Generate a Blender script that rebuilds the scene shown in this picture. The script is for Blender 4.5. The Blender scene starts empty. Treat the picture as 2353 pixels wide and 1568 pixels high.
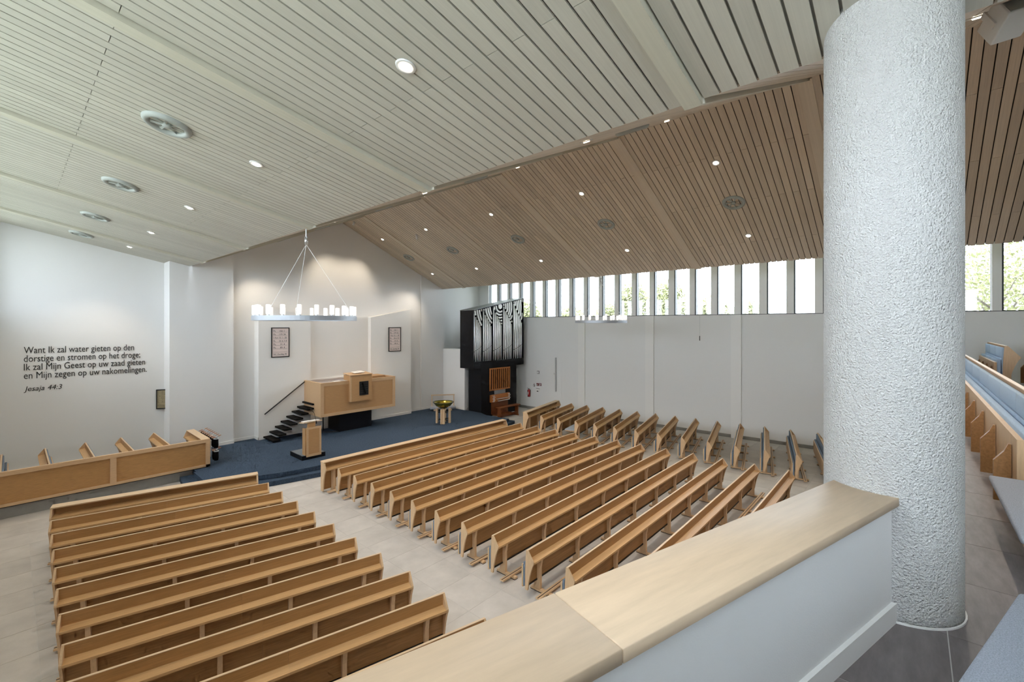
import bpy, bmesh, math, random
from mathutils import Vector, Matrix
random.seed(7)
scn = bpy.context.scene
COL = scn.collection
R = math.radians

# ------------------------------------------------------------------ camera
cam_d = bpy.data.cameras.new('camera'); cam = bpy.data.objects.new('camera', cam_d); COL.objects.link(cam)
cam.location = (0, 0, 5.0); cam.rotation_euler = (R(90), 0, R(41.77 - 90))
cam_d.sensor_width = 36; cam_d.lens = 1030 / 2353 * 36; cam_d.shift_y = -37 / 2353
cam_d.clip_start = 0.05; cam_d.clip_end = 300
scn.camera = cam

# ------------------------------------------------------------------ world, exposure
world = bpy.data.worlds.new('sky'); scn.world = world; world.use_nodes = True
bg = world.node_tree.nodes['Background']; bg.inputs['Color'].default_value = (0.82, 0.91, 1.0, 1); bg.inputs['Strength'].default_value = 9.5
vs = scn.view_settings
vs.view_transform = 'Standard'; vs.look = 'None'; vs.exposure = 0.44; vs.gamma = 1.0; vs.use_curve_mapping = False
scn.cycles.use_adaptive_sampling = True; scn.cycles.adaptive_threshold = .07; scn.cycles.adaptive_min_samples = 14; scn.cycles.use_light_tree = False; scn.cycles.max_bounces = 9; scn.cycles.diffuse_bounces = 8; scn.cycles.glossy_bounces = 3; scn.cycles.transparent_max_bounces = 12
scn.cycles.sample_clamp_indirect = 4.0; scn.cycles.use_denoising = True
SPOT_W = 170.0

def portal(loc, rot, sx, sy):
    l = bpy.data.lights.new('window_portal', 'AREA'); l.shape = 'RECTANGLE'; l.size = sx; l.size_y = sy; l.cycles.is_portal = True
    o = bpy.data.objects.new('window_portal', l); COL.objects.link(o); o.location = loc; o.rotation_euler = rot
portal((21.15 + .45, 7.2, 6.8), (R(90), 0, R(90)), 28.0, 2.7)
portal((-1.0, 7.2, 6.8), (R(90), 0, R(-90)), 28.0, 2.7)

# ------------------------------------------------------------------ materials
def srgb(r, g, b):
    f = lambda c: (c / 12.92 if c <= .04045 else ((c + .055) / 1.055) ** 2.4)
    return (f(r / 255), f(g / 255), f(b / 255), 1)
MATS = {}
def mat(name, col, rough=.6, metal=0., spec=.5, bump=0., bscale=200., var=0., vscale=6., emit=None, estr=0., stretch=None, rand=0., coat=0., bdist=.02):
    m = bpy.data.materials.new(name); m.use_nodes = True; nt = m.node_tree; n = nt.nodes; L = nt.links
    p = n['Principled BSDF']; p.inputs['Roughness'].default_value = rough; p.inputs['Metallic'].default_value = metal
    p.inputs['Specular IOR Level'].default_value = spec; p.inputs['Base Color'].default_value = (*col[:3], 1)
    p.inputs['Coat Weight'].default_value = coat
    if emit: p.inputs['Emission Color'].default_value = (*emit[:3], 1); p.inputs['Emission Strength'].default_value = estr
    tc = n.new('ShaderNodeTexCoord'); mp = n.new('ShaderNodeMapping'); L.new(tc.outputs['Object'], mp.inputs['Vector'])
    oi = n.new('ShaderNodeObjectInfo')
    if stretch: mp.inputs['Scale'].default_value = stretch
    if rand:
        ml = n.new('ShaderNodeVectorMath'); ml.operation = 'SCALE'; ml.inputs[0].default_value = (17, 29, 41); L.new(oi.outputs['Random'], ml.inputs['Scale']); L.new(ml.outputs['Vector'], mp.inputs['Location'])
    src = None
    if var:
        nz = n.new('ShaderNodeTexNoise'); nz.inputs['Scale'].default_value = vscale; nz.inputs['Detail'].default_value = 6; nz.inputs['Roughness'].default_value = .6
        L.new(mp.outputs['Vector'], nz.inputs['Vector'])
        cr = n.new('ShaderNodeValToRGB'); cr.color_ramp.elements[0].position = .3; cr.color_ramp.elements[1].position = .7
        cr.color_ramp.elements[0].color = tuple(c * (1 - var) for c in col[:3]) + (1,); cr.color_ramp.elements[1].color = tuple(min(1, c * (1 + var)) for c in col[:3]) + (1,)
        L.new(nz.outputs['Fac'], cr.inputs['Fac']); src = cr.outputs['Color']
    if rand:
        hs = n.new('ShaderNodeHueSaturation'); mr = n.new('ShaderNodeMapRange'); mr.inputs['To Min'].default_value = 1 - rand; mr.inputs['To Max'].default_value = 1 + rand
        L.new(oi.outputs['Random'], mr.inputs['Value']); L.new(mr.outputs['Result'], hs.inputs['Value'])
        if src: L.new(src, hs.inputs['Color'])
        else: hs.inputs['Color'].default_value = (*col[:3], 1)
        src = hs.outputs['Color']
    if src: L.new(src, p.inputs['Base Color'])
    if bump:
        nb = n.new('ShaderNodeTexNoise'); nb.inputs['Scale'].default_value = bscale; nb.inputs['Detail'].default_value = 3
        L.new(tc.outputs['Object'], nb.inputs['Vector']); b = n.new('ShaderNodeBump'); b.inputs['Strength'].default_value = min(1, bump); b.inputs['Distance'].default_value = bdist
        L.new(nb.outputs['Fac'], b.inputs['Height']); L.new(b.outputs['Normal'], p.inputs['Normal'])
    MATS[name] = m; return m
def glass_mat(name, refl=.06, tint=(1, 1, 1)):
    m = bpy.data.materials.new(name); m.use_nodes = True; nt = m.node_tree; nt.nodes.clear()
    o = nt.nodes.new('ShaderNodeOutputMaterial'); mx = nt.nodes.new('ShaderNodeMixShader'); t = nt.nodes.new('ShaderNodeBsdfTransparent'); g = nt.nodes.new('ShaderNodeBsdfGlossy')
    t.inputs['Color'].default_value = (*tint, 1); g.inputs['Roughness'].default_value = .03; mx.inputs['Fac'].default_value = refl
    nt.links.new(t.outputs[0], mx.inputs[1]); nt.links.new(g.outputs[0], mx.inputs[2]); nt.links.new(mx.outputs[0], o.inputs['Surface'])
    MATS[name] = m; return m

mat('plaster', (.80, .805, .80), .85, bump=.05, bscale=120)
mat('plaster_pulpit', (.86, .86, .84), .8, bump=.03, bscale=120)
mat('white_trim', (.84, .84, .825), .5)
mat('roughcast', (.665, .665, .65), .9, bump=1.0, bscale=75, bdist=.035)
mat('aisle_board', (.55, .54, .475), .42, var=.05, vscale=7, stretch=(.6, 9, 9), rand=.06)
mat('aisle_back', (.30, .295, .26), .8)
mat('nave_board', (.61, .52, .41), .42, var=.10, vscale=7, stretch=(.6, 9, 9), rand=.10)
mat('nave_back', (.035, .026, .018), .9)
mat('rafter_pale', (.58, .565, .47), .5, var=.05, vscale=3, stretch=(1, 8, 8))
mat('rafter_taupe', (.64, .56, .45), .5, var=.06, vscale=3, stretch=(1, 8, 8))
mat('oak', (.42, .225, .083), .42, var=.16, vscale=5, stretch=(1.2, 14, 14), rand=.05)
mat('oak_honey', (.57, .35, .16), .38, var=.10, vscale=5, stretch=(1.2, 14, 14), rand=.04)
mat('oak_panel', (.33, .17, .062), .45, var=.22, vscale=5, stretch=(1.2, 10, 10), rand=.05)  # deeper brown veneer, with the shade below the shelf darkened into it
mat('oak_end', (.62, .43, .255), .45, var=.10, vscale=5, stretch=(14, 14, 1.5), rand=.04)
mat('oak_frame', (.56, .37, .21), .42, var=.08, vscale=4, stretch=(1.2, 14, 14))
mat('oak_pulpit', (.45, .26, .115), .42, var=.10, vscale=4, stretch=(1.2, 14, 22))
mat('oak_pale', (.64, .47, .30), .4, var=.08, vscale=4, stretch=(1.5, 10, 10))
mat('maple_cap', (.62, .48, .335), .5, var=.08, vscale=3, stretch=(.8, 7, 7))
mat('organ_dark', (.17, .05, .012), .4, var=.2, vscale=6, stretch=(10, 10, 1))
mat('organ_wood', (.42, .14, .03), .4, var=.2, vscale=6, stretch=(10, 10, 1))
mat('organ_black', (.006, .0075, .011), .5, spec=.3)
mat('organ_roof', (.26, .29, .30), .5)
mat('tin_pipe', (.86, .86, .85), .38, metal=.75)
mat('tracery', (.72, .72, .69), .45)
mat('black', (.010, .010, .011), .5)
mat('tread', (.008, .008, .008), .7, spec=.15)
mat('black_metal', (.015, .015, .016), .4, metal=.3)
mat('steel', (.62, .64, .66), .3, metal=.9)
mat('alu_paint', (.40, .43, .47), .4, metal=.4)
mat('white_plastic', (.78, .79, .78), .45)
mat('vent_plastic', (.37, .40, .38), .5)
mat('vent_dark', (.008, .009, .009), .9, spec=.1)
mat('base_felt', (.15, .17, .19), .95, spec=.1)
mat('carpet', (.052, .079, .122), .97, spec=.1, bump=.5, bscale=260, var=.4, vscale=20, stretch=(1, 2.4, 1))
mat('tile', (.53, .505, .475), .55, var=.10, vscale=2.2, rand=.05, bump=.06, bscale=30)
mat('grout', (.56, .55, .53), .9)
mat('stone', (.27, .265, .25), .7, var=.12, vscale=3)
mat('balcony_tile', (.17, .15, .15), .5, var=.22, vscale=4, stretch=(1, 4, 1), rand=.06)
mat('cushion_blue', (.46, .60, .77), .95, spec=.1, bump=.5, bscale=420, var=.18, vscale=170)
mat('cushion', (.20, .25, .32), .95, spec=.1, bump=.5, bscale=420, var=.22, vscale=170)
mat('cushion_grey', (.40, .44, .51), .95, spec=.1, bump=.5, bscale=420, var=.22, vscale=170)
mat('frame_dark', (.03, .038, .042), .5)
mat('lamp_glow', (1, 1, 1), .5, emit=(1, .86, .68), estr=14)
mat('candle_glow', (.8, .8, .8), .4, emit=(1, .94, .88), estr=.55)
mat('board_paper', (.84, .72, .68), .7)
mat('board_shaded', (.34, .28, .16), .7)  # sheet colour darkened for the board that hangs in shadow
mat('ink', (.012, .012, .012), .6)
mat('red', (.35, .01, .015), .35)
mat('sign_red', (.16, .02, .03), .5)
mat('brass', (.45, .36, .05), .18, metal=.9)
mat('bowl_rim', (.05, .05, .02), .25, metal=.6)
mat('paper', (.85, .84, .82), .7)
mat('key_white', (.85, .85, .82), .4)
mat('velvet', (.006, .006, .007), 1.0, spec=.1)
mat('lawn', (.38, .39, .32), .95, var=.2, vscale=.3)
mat('bark', (.14, .12, .10), .9)
mat('leaf', (.24, .25, .12), .8)
glass_mat('pane', .05)
glass_mat('perspex', .25, (.75, .78, .85))

# ------------------------------------------------------------------ mesh helpers
class MB:
    def __init__(s): s.v = []; s.f = []
    def add(s, vs, fs):
        b = len(s.v); s.v += [tuple(v) for v in vs]; s.f += [tuple(b + i for i in f) for f in fs]; return s
    def box(s, x0, x1, y0, y1, z0, z1):
        return s.add([(x0, y0, z0), (x1, y0, z0), (x1, y1, z0), (x0, y1, z0), (x0, y0, z1), (x1, y0, z1), (x1, y1, z1), (x0, y1, z1)],
                     [(0, 3, 2, 1), (4, 5, 6, 7), (0, 1, 5, 4), (1, 2, 6, 5), (2, 3, 7, 6), (3, 0, 4, 7)])
    def prism(s, poly, a, b, axis):
        n = len(poly)
        def P(p, t): return (t, p[0], p[1]) if axis == 'x' else ((p[0], t, p[1]) if axis == 'y' else (p[0], p[1], t))
        vs = [P(p, a) for p in poly] + [P(p, b) for p in poly]
        fs = [tuple(range(n)), tuple(reversed(range(n, 2 * n)))] + [(i, i + n, (i + 1) % n + n, (i + 1) % n) for i in range(n)]
        return s.add(vs, fs)
    def lathe(s, prof, seg=24, c=(0, 0, 0), close=False):
        vs = []; fs = []; n = len(prof)
        for k in range(seg):
            a = 2 * math.pi * k / seg
            vs += [(c[0] + r * math.cos(a), c[1] + r * math.sin(a), c[2] + z) for r, z in prof]
        for k in range(seg):
            k2 = (k + 1) % seg
            for i in range(n - 1 if not close else n):
                j = (i + 1) % n
                fs.append((k * n + i, k2 * n + i, k2 * n + j, k * n + j))
        return s.add(vs, fs)
    def tube(s, p, q, r, seg=8, r2=None):
        p = Vector(p); q = Vector(q); d = (q - p).normalized(); u = d.orthogonal().normalized(); w = d.cross(u); r2 = r if r2 is None else r2
        vs = []
        for c, rr in ((p, r), (q, r2)):
            for k in range(seg):
                a = 2 * math.pi * k / seg; vs.append(c + u * rr * math.cos(a) + w * rr * math.sin(a))
        fs = [(k, (k + 1) % seg, seg + (k + 1) % seg, seg + k) for k in range(seg)] + [tuple(reversed(range(seg))), tuple(range(seg, 2 * seg))]
        return s.add(vs, fs)
    def mesh(s, name, m, smooth=False):
        me = bpy.data.meshes.new(name); me.from_pydata(s.v, [], s.f); me.materials.append(MATS[m] if isinstance(m, str) else m)
        bm = bmesh.new(); bm.from_mesh(me); bmesh.ops.recalc_face_normals(bm, faces=bm.faces); bm.to_mesh(me); bm.free()
        if smooth:
            for p in me.polygons: p.use_smooth = True
        me.update(); return me
    def build(s, name, m, parent=None, smooth=False): return link(name, s.mesh(name, m, smooth), parent)
def link(name, me, parent=None, loc=(0, 0, 0), rot=(0, 0, 0), scale=(1, 1, 1)):
    o = bpy.data.objects.new(name, me); COL.objects.link(o); o.parent = parent
    o.location = loc; o.rotation_euler = rot; o.scale = scale; return o
def tag(o, label=None, cat=None, group=None, kind=None):
    if label: o['label'] = label
    if cat: o['category'] = cat
    if group: o['group'] = group
    if kind: o['kind'] = kind
    return o
def empty(name, loc=(0, 0, 0), rot=(0, 0, 0), label=None, cat=None, group=None, kind=None, scale=(1, 1, 1)):
    o = bpy.data.objects.new(name, None); COL.objects.link(o); o.empty_display_size = .1; o.location = loc; o.rotation_euler = rot; o.scale = scale
    return tag(o, label, cat, group, kind)
def children(o): return [c for c in COL.objects if c.parent is o]
KIDS = {}
def dup(root, loc, rot=None, label=None):
    c = root.copy(); COL.objects.link(c); c.location = loc
    if rot is not None: c.rotation_euler = rot
    if label: c['label'] = label
    if root.name not in KIDS: KIDS[root.name] = [(k, children(k)) for k in children(root)]
    for k, gs in KIDS[root.name]:
        k2 = k.copy(); COL.objects.link(k2); k2.parent = c
        for g in gs:
            g2 = g.copy(); COL.objects.link(g2); g2.parent = k2
    return c
def rounded(x0, x1, y0, y1, z0, z1, r, name, m, seg=3):
    me = MB().box(x0, x1, y0, y1, z0, z1).mesh(name, m)
    bm = bmesh.new(); bm.from_mesh(me); bmesh.ops.bevel(bm, geom=list(bm.edges), offset=r, segments=seg, profile=.5, affect='EDGES'); bm.to_mesh(me); bm.free()
    for p in me.polygons: p.use_smooth = True
    return me
def text_mesh(name, txt, m, w=None, h=None, shear=0., thick=.002, size=.3):
    cu = bpy.data.curves.new(name, 'FONT'); cu.body = txt; cu.size = size; cu.shear = shear; cu.extrude = thick; cu.resolution_u = 3
    o = bpy.data.objects.new(name, cu); COL.objects.link(o); bpy.context.view_layer.update()
    dg = bpy.context.evaluated_depsgraph_get(); me = bpy.data.meshes.new_from_object(o.evaluated_get(dg)); bpy.data.objects.remove(o)
    if len(me.vertices) == 0: return me
    xs = [v.co.x for v in me.vertices]; x0 = min(xs); sx = (w / (max(xs) - x0)) if w else 1.; sy = h if h else sx
    for v in me.vertices: v.co.x = (v.co.x - x0) * sx; v.co.y *= sy
    me.materials.clear(); me.materials.append(MATS[m]); return me
# lettering meshes, made while the scene is still empty
lines = [('Want Ik zal water gieten op den', 4.09, 2.69), ('dorstige en stromen op het droge;', 3.82, 2.86), ('Ik zal Mijn Geest op uw zaad gieten', 3.55, 3.0), ('en Mijn zegen op uw nakomelingen.', 3.28, 3.05)]
PS = ['Ps     150: 1', 'Ps.    119: 56', '1 Kor 15: 1 - 20', 'Ps.      25: 6, 7, 8', 'Ps.      21: 4', 'Ps.      89: 4', '', 'HC Zondag 30']
LETTERS = []; PSALM = {}
def raw_w(t, size, shear): m_ = text_mesh('measure', t, 'ink', size=size, shear=shear); r_ = max(v.co.x for v in m_.vertices); bpy.data.meshes.remove(m_); return r_
def letter_line(t, z, w, h, size, shear=0.):
    k = w / raw_w(t, size, shear); pre = ''
    for wd in t.split(' '):
        full = (pre + ' ' + wd).strip(); ww = raw_w(wd, size, shear); x = (raw_w(full, size, shear) - ww) * k
        LETTERS.append((text_mesh('word', wd, 'ink', ww * k, h, shear, .003, size), x, z)); pre = full
for t, z, w in lines: letter_line(t, z, w, 1.02, .30)
letter_line('Jesaja 44:3', 2.885, .86, .86, .26, .22)
for t in PS:
    if t: PSALM[t] = text_mesh('entry', t, 'ink', None, None, thick=.001, size=.1)
ORD = ['first', 'second', 'third', 'fourth', 'fifth', 'sixth', 'seventh', 'eighth', 'ninth', 'tenth', 'eleventh', 'twelfth', 'thirteenth', 'fourteenth', 'fifteenth', 'sixteenth', 'seventeenth', 'eighteenth', 'nineteenth', 'twentieth']
def ordn(i):
    if i < 20: return ORD[i]
    return {2: 'twenty-', 3: 'thirty-'}[(i + 1) // 10] + (ORD[(i + 1) % 10 - 1] if (i + 1) % 10 else 'th') if (i + 1) % 10 else {30: 'thirtieth'}.get(i + 1, 'last')

# =================================================================== STRUCTURE
def st(name, mb, m, label, parent=None):
    o = mb.build(name, m, parent)
    if parent is None: tag(o, label, kind='structure')
    return o
RWX = lambda y: 21.667 - .0558 * y          # inner face of the slightly splayed right wall
LWX = -.70
YF, YB = 21.2, -6.8

st('ground', MB().box(-90, 110, -80, 120, -.6, -.5), 'lawn', 'pale gravel and lawn around the church')
# ---- main floor with tiles
floor = st('floor', MB().box(LWX - .3, 22.3, YB, YF + .2, -.25, -.003), 'grout', 'pale stone tiled floor of the church hall')
T = .84; tile_me = MB().box(-T / 2 + .003, T / 2 - .003, -T / 2 + .003, T / 2 - .003, -.02, 0).mesh('tile', 'tile')
fw = (math.cos(R(41.77)), math.sin(R(41.77)))
cand = []
for i in range(-1, 27):
    for j in range(-9, 26):
        x = 5.33 + (i - 5.5) * T; y = 5.78 + (j - 5.5) * T
        if x < LWX - .2 or x > 22 or y < YB or y > YF: continue
        d = x * fw[0] + y * fw[1]
        aisle = (4.4 < x < 6.5 and y > 4) or (x < .9 and 9 < y < 17.3) or (14.3 < x < 16.9 and y < 13.5) or (x > 16.5 and 13.5 < y < 18) or (16.5 < x and 1.5 < y < 13.5)
        cand.append((0 if aisle and y > 1.4 else 1, d if y > 1.4 else 99, x, y))
cand.sort()
rest = MB()
for k, (a, d, x, y) in enumerate(cand):
    if k < 300: link('tile', tile_me, floor, (x, y, 0))
    else: rest.box(x - T / 2 + .003, x + T / 2 - .003, y - T / 2 + .003, y + T / 2 - .003, -.02, 0)
tag(rest.build('tile_field', 'tile', floor), kind='stuff')

# ---- right wall, pilasters, piers and windows
SILL = 5.47; HEAD = 8.25
def slab_y(mb, y0, y1, z0, z1, t0=0., t1=.35, f=RWX):
    mb.add([(f(y0) + t0, y0, z0), (f(y0) + t1, y0, z0), (f(y1) + t1, y1, z0), (f(y1) + t0, y1, z0), (f(y0) + t0, y0, z1), (f(y0) + t1, y0, z1), (f(y1) + t1, y1, z1), (f(y1) + t0, y1, z1)],
           [(0, 3, 2, 1), (4, 5, 6, 7), (0, 1, 5, 4), (1, 2, 6, 5), (2, 3, 7, 6), (3, 0, 4, 7)]); return mb
WY = [20.36, 19.5, 18.62, 17.77, 16.85, 15.96, 15.04, 14.12, 13.2, 12.29, 11.34, 10.41, 9.47, 8.48, 7.53, 6.56, 5.58, 4.58, 3.6, 2.62, 1.64, .66, -.32, -1.3, -2.24, -3.2, -4.15, -5.1, -6.1]
def window_wall(side, f, sgn, WY=WY, gw=.675):
    mb = MB(); a, b = (0, .35 * sgn)
    slab_y(mb, YB, YF + .2, -.2, SILL - .02, a, b, f); slab_y(mb, YB, YF + .2, HEAD, 9.2, a, b, f); slab_y(mb, WY[0], YF + .2, SILL - .02, HEAD, a, b, f)
    slab_y(mb, YB, WY[-1] + .2, SILL - .02, HEAD, a, b, f)
    w = st('wall_' + side, mb, 'plaster', 'white plastered %s side wall below tall clerestory windows' % side)
    slab_y(MB(), YB, YF, SILL - .02, SILL, -.01 * sgn, .36 * sgn, f).build('sill', 'frame_dark', w)
    for k in range(len(WY) - 1):
        y1 = WY[k]; y0 = y1 - gw; yn = WY[k + 1]
        pier = slab_y(MB(), yn + .035, y0, SILL, HEAD, .02 * sgn, .30 * sgn, f).build('pier', 'white_trim', w)
        name = 'window_%d' % (k + 1 if side == 'right' else k + 41)
        e = empty(name, (f(y1), y1, SILL), label='%s clerestory window in the %s wall counted from the pulpit wall' % (ordn(k).capitalize(), side), kind='structure')
        g0, g1 = .17 * sgn, .2 * sgn
        fr = MB(); base = lambda y: f(y)
        slab_y(fr, y1 - .01, y1 + .035, SILL, HEAD, .04 * sgn, .27 * sgn, f); slab_y(fr, y0 - .0, y0 + .015, SILL, HEAD, .12 * sgn, .24 * sgn, f)
        slab_y(fr, y0, y1, SILL, SILL + .015, .12 * sgn, .24 * sgn, f); slab_y(fr, y0, y1, HEAD - .03, HEAD, .12 * sgn, .24 * sgn, f)
        pn = slab_y(MB(), y0, y1, SILL, HEAD, g0, g0 + .012 * sgn, f)
        for mbx, nm, mm in ((fr, 'frame', 'frame_dark'), (pn, 'pane', 'pane')):
            mbx.v = [(v[0] - f(y1), v[1] - y1, v[2] - SILL) for v in mbx.v]; mbx.build(nm, mm, e)
    return w
wr = window_wall('right', RWX, 1)
for y0, y1 in ((13.72, 13.32), (9.91, 9.49), (5.99, 5.58), (1.8, 1.4)):
    slab_y(MB(), y1, y0, 0, SILL - .02, -.08, .02).build('pilaster', 'white_trim', wr)
bbr = st('baseboard_right', slab_y(MB(), YB, 18.3, 0, .14, -.015, .01), 'stone', 'low grey stone skirting along the right wall')
wl = window_wall('left', lambda y: LWX, -1, [20.4 - .95 * k for k in range(29)], .70)
st('added_eave', MB().prism([(21.9, 8.35), (24.2, 8.85), (24.2, 9.0), (21.9, 8.6)], YB - .5, 22.5, 'y'), 'white_trim', 'added roof overhang shading the right windows')  # unseen overhang, added to cut sky light through the right windows

# ---- front walls
st('wall_front_left', MB().add([(LWX - .3, 21.10, -.1), (3.95, 20.93, -.1), (3.95, 21.5, -.1), (LWX - .3, 21.5, -.1), (LWX - .3, 21.10, 9), (3.95, 20.93, 9), (3.95, 21.5, 9), (LWX - .3, 21.5, 9)],
   [(0, 3, 2, 1), (4, 5, 6, 7), (0, 1, 5, 4), (1, 2, 6, 5), (2, 3, 7, 6), (3, 0, 4, 7)]), 'plaster', 'white front wall of the left aisle carrying black scripture lettering')
st('wall_pier', MB().box(3.85, 5.91, 20.1, 21.4, -.1, 9.3), 'plaster', 'white projecting wall pier left of the pulpit niche')
st('wall_front', MB().box(5.9, 15.15, 20.33, 20.7, -.1, 10.6).box(15.15, 16.76, 20.26, 20.7, -.1, 9.0), 'plaster', 'white gable wall behind the pulpit')
wp = MB()
wp.prism([(6.74, .3), (8.87, .3), (8.87, 5.40), (6.74, 5.85)], 19.87, 20.34, 'y')
wp.prism([(11.82, .3), (14.18, .3), (14.18, 5.83), (11.82, 5.37)], 19.87, 20.34, 'y')
wp.box(8.86, 11.83, 20.12, 20.34, .3, 5.385)
wpo = st('wall_pulpit', wp, 'plaster_pulpit', 'bright white panel wall with sloping top edges behind the pulpit')
MB().box(8.88, 11.81, 20.06, 20.12, 2.5, 2.56).build('ledge', 'white_trim', wpo)
st('wall_partition', MB().box(16.70, 17.12, 18.42, 20.3, 0, 3.63), 'plaster', 'low white partition wall beside the organ')
st('wall_front_right', MB().box(16.76, 21.2, 21.2, 21.5, -.1, 9), 'plaster', 'white alcove wall behind the organ').rotation_euler = (0, 0, 0)
st('wall_alcove_side', MB().box(16.66, 16.76, 20.3, 21.3, -.1, 9), 'plaster', 'white return wall of the organ alcove')
st('wall_back', MB().box(LWX - .3, 22.6, YB - .3, YB, -.2, 10.6), 'plaster', 'white back wall behind the balcony')
bbf = MB().box(4.3, 5.925, 20.08, 20.1, .3, .42).box(5.9, 6.74, 20.31, 20.33, .3, .42).box(6.72, 6.74, 19.85, 20.33, .3, .42).box(6.72, 8.87, 19.85, 19.87, .3, .42).box(11.82, 14.2, 19.85, 19.87, .3, .42).box(14.18, 15.15, 20.31, 20.33, .3, .42).box(15.13, 16.7, 20.24, 20.26, .3, .42).box(16.68, 16.70, 18.42, 20.26, .3, .42).box(16.68, 17.13, 18.40, 18.42, .3, .42)
st('baseboard_front', bbf, 'white_trim', 'white skirting around the pulpit wall')
st('baseboard_front_left', MB().box(LWX, 3.87, 20.90, 21.12, .3, .4), 'white_trim', 'white skirting below the scripture wall')

# ---- ceilings
AX = [('LA', 4.45, 7.19, -.217), ('LN', 4.42, 7.24, .444), ('RN', 10.55, 9.9, -.466)]
ZP = {'LA': lambda x: 7.19 + .217 * (4.45 - x), 'LN': lambda x: 7.19 + .444 * (x - 4.45), 'RN': lambda x: 9.9 - .466 * (x - 10.55), 'RA': lambda x: 7.06 + .217 * (x - 16.65)}
TH = {'LA': math.atan(.217), 'LN': -math.atan(.444), 'RN': math.atan(.466)}
RAFT = [18.4, 14.2, 10.0, 5.8, 1.6, -2.6]
bays = []
prev = 21.3
for ry in RAFT + [-6.8]:
    bays.append((ry + .09, prev - .09 if prev != 21.3 else 21.3)); prev = ry
def ceiling(key, name, x0, x1, joints, board, back, raf, prj, label, joint_bays, gap, rx0=None):
    xm0, xm1 = min(x0, x1), max(x0, x1); z = ZP[key]; th = TH[key]; c = math.cos(th)
    mb = MB().prism([(xm0, z(xm0) + .035), (xm1, z(xm1) + .035), (xm1, z(xm1) + .25), (xm0, z(xm0) + .25)], YB, 21.45, 'y')
    root = st(name, mb, back, label)
    P = .1592; bw = P - gap
    me = MB().box(0, 1, 0, bw, 0, .02).mesh('plank', board)
    for bi, (y0, y1) in enumerate(bays):
        n = max(1, round((y1 - y0) / P)); pp = (y1 - y0) / n
        for k in range(n):
            cuts = joints[k % 2] if bi in joint_bays else []
            xs = [xm0] + cuts + [xm1]
            for a, b in zip(xs[:-1], xs[1:]):
                link('plank', me, root, (a, y0 + k * pp + gap / 2, z(a)), (0, th, 0), ((b - a) / c - .007, pp / P, 1))
    hw = .12 if key == 'RN' else .085
    rm = MB().box(0, 1, -hw, hw, -prj, .1).mesh('rafter', raf)
    ra = xm0 if rx0 is None else rx0
    for ry in RAFT: link('rafter', rm, root, (ra, ry, z(ra)), (0, th, 0), ((xm1 - ra) / c, 1, 1))
    return root
ceiling('LA', 'ceiling_left', LWX - .1, 4.47, ([.7], [2.97]), 'aisle_board', 'aisle_back', 'rafter_pale', .06, 'whitewashed board ceiling rising over the left aisle', (2, 3, 4), .021)
ceiling('LN', 'ceiling_centre', 4.53, 10.55, ([], []), 'nave_board', 'nave_back', 'rafter_pale', .05, 'taupe board ceiling slope rising to the ridge', (), .010, 4.45)
ceiling('RN', 'ceiling_right', 10.55, 16.65, ([11.9, 15.47], [13.62]), 'nave_board', 'nave_back', 'rafter_taupe', .035, 'taupe board ceiling slope falling from ridge to the window side', (2, 3, 4, 5), .018)
st('ceiling_right_aisle', MB().prism([(16.6, 7.08), (22.4, ZP['RA'](22.4)), (22.4, ZP['RA'](22.4) + .2), (16.6, 7.3)], YB, 21.45, 'y'), 'aisle_board', 'pale board ceiling over the right aisle')

# ---- balcony floor, parapets, column
BZ = 3.0
bal = MB().prism([(LWX, 1.60), (4.05, .33), (21.6, .33), (22.0, YB), (LWX, YB)], 2.7, BZ - .003, 'z')
balo = st('floor_balcony', bal, 'grout', 'dark tiled balcony floor')
def bal_edge(x): return 1.60 - (x - LWX) * .2822 if x < 4.05 else .33
bt = MB().box(-.447, .447, -.447, .447, -.02, 0).mesh('tile', 'balcony_tile')
for i in range(0, 24):
    for j in range(0, 10):
        x = -.02 + i * .9; y = 1.18 - j * .9; e0, e1 = bal_edge(x - .447) - .03, bal_edge(x + .447) - .03
        if x > 21.2: continue
        if y + .447 < min(e0, e1): link('tile', bt, balo, (x, y, BZ))
        elif y - .447 < min(e0, e1) - .02:
            y0 = y - .447; MB().prism([(x - .447, y0), (x + .447, y0), (x + .447, min(e1, y + .447)), (x - .447, min(e0, y + .447))], BZ - .02, BZ, 'z').build('tile', 'balcony_tile', balo)
def parapet(p, q, w, label, joints):
    # p->q is the outer top edge (hall side), inner side lies to the right of p->q
    d = Vector((q[0] - p[0], q[1] - p[1])); Lh = d.length; ang = math.atan2(d.y, d.x)
    e = empty('trim_%d' % (1 if w > .39 else 2), (p[0], p[1], BZ), (0, 0, ang), label, kind='structure')
    MB().box(0, Lh, -w + .035, -.035, 0, .78).build('parapet_wall', 'plaster', e)
    cuts = [0] + joints + [Lh]
    for a, b in zip(cuts[:-1], cuts[1:]): link('cap', rounded(a + .0015, b - .0015, -w, 0, .782, .84, .004, 'cap', 'maple_cap', 1), e)
    MB().box(0, Lh, -w + .01, -w + .04, 0, .13).build('skirting', 'white_trim', e)
    return e
a0 = Vector((4.15, .43)); dd = Vector((-2.84, .80)).normalized(); pL = a0 - dd * .06; p0 = a0 + dd * 4.75
parapet(p0, pL, .40, 'white balcony parapet with a pale wooden cap in the foreground', [4.75 - 2.68])
parapet((4.5, .36), (21.6, .36), .38, 'white balcony parapet running right from the round column', [4., 8., 12.])
colm = MB().lathe([(.0, BZ), (.40, BZ)] + [(.40, BZ + .05 + k * .1) for k in range(43)] + [(.40, 7.5), (0, 7.5)], 64, (4.36, .13, 0)).build('round_column', 'roughcast', None, True)
tag(colm, 'thick round white roughcast column standing on the balcony', 'column')
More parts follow.
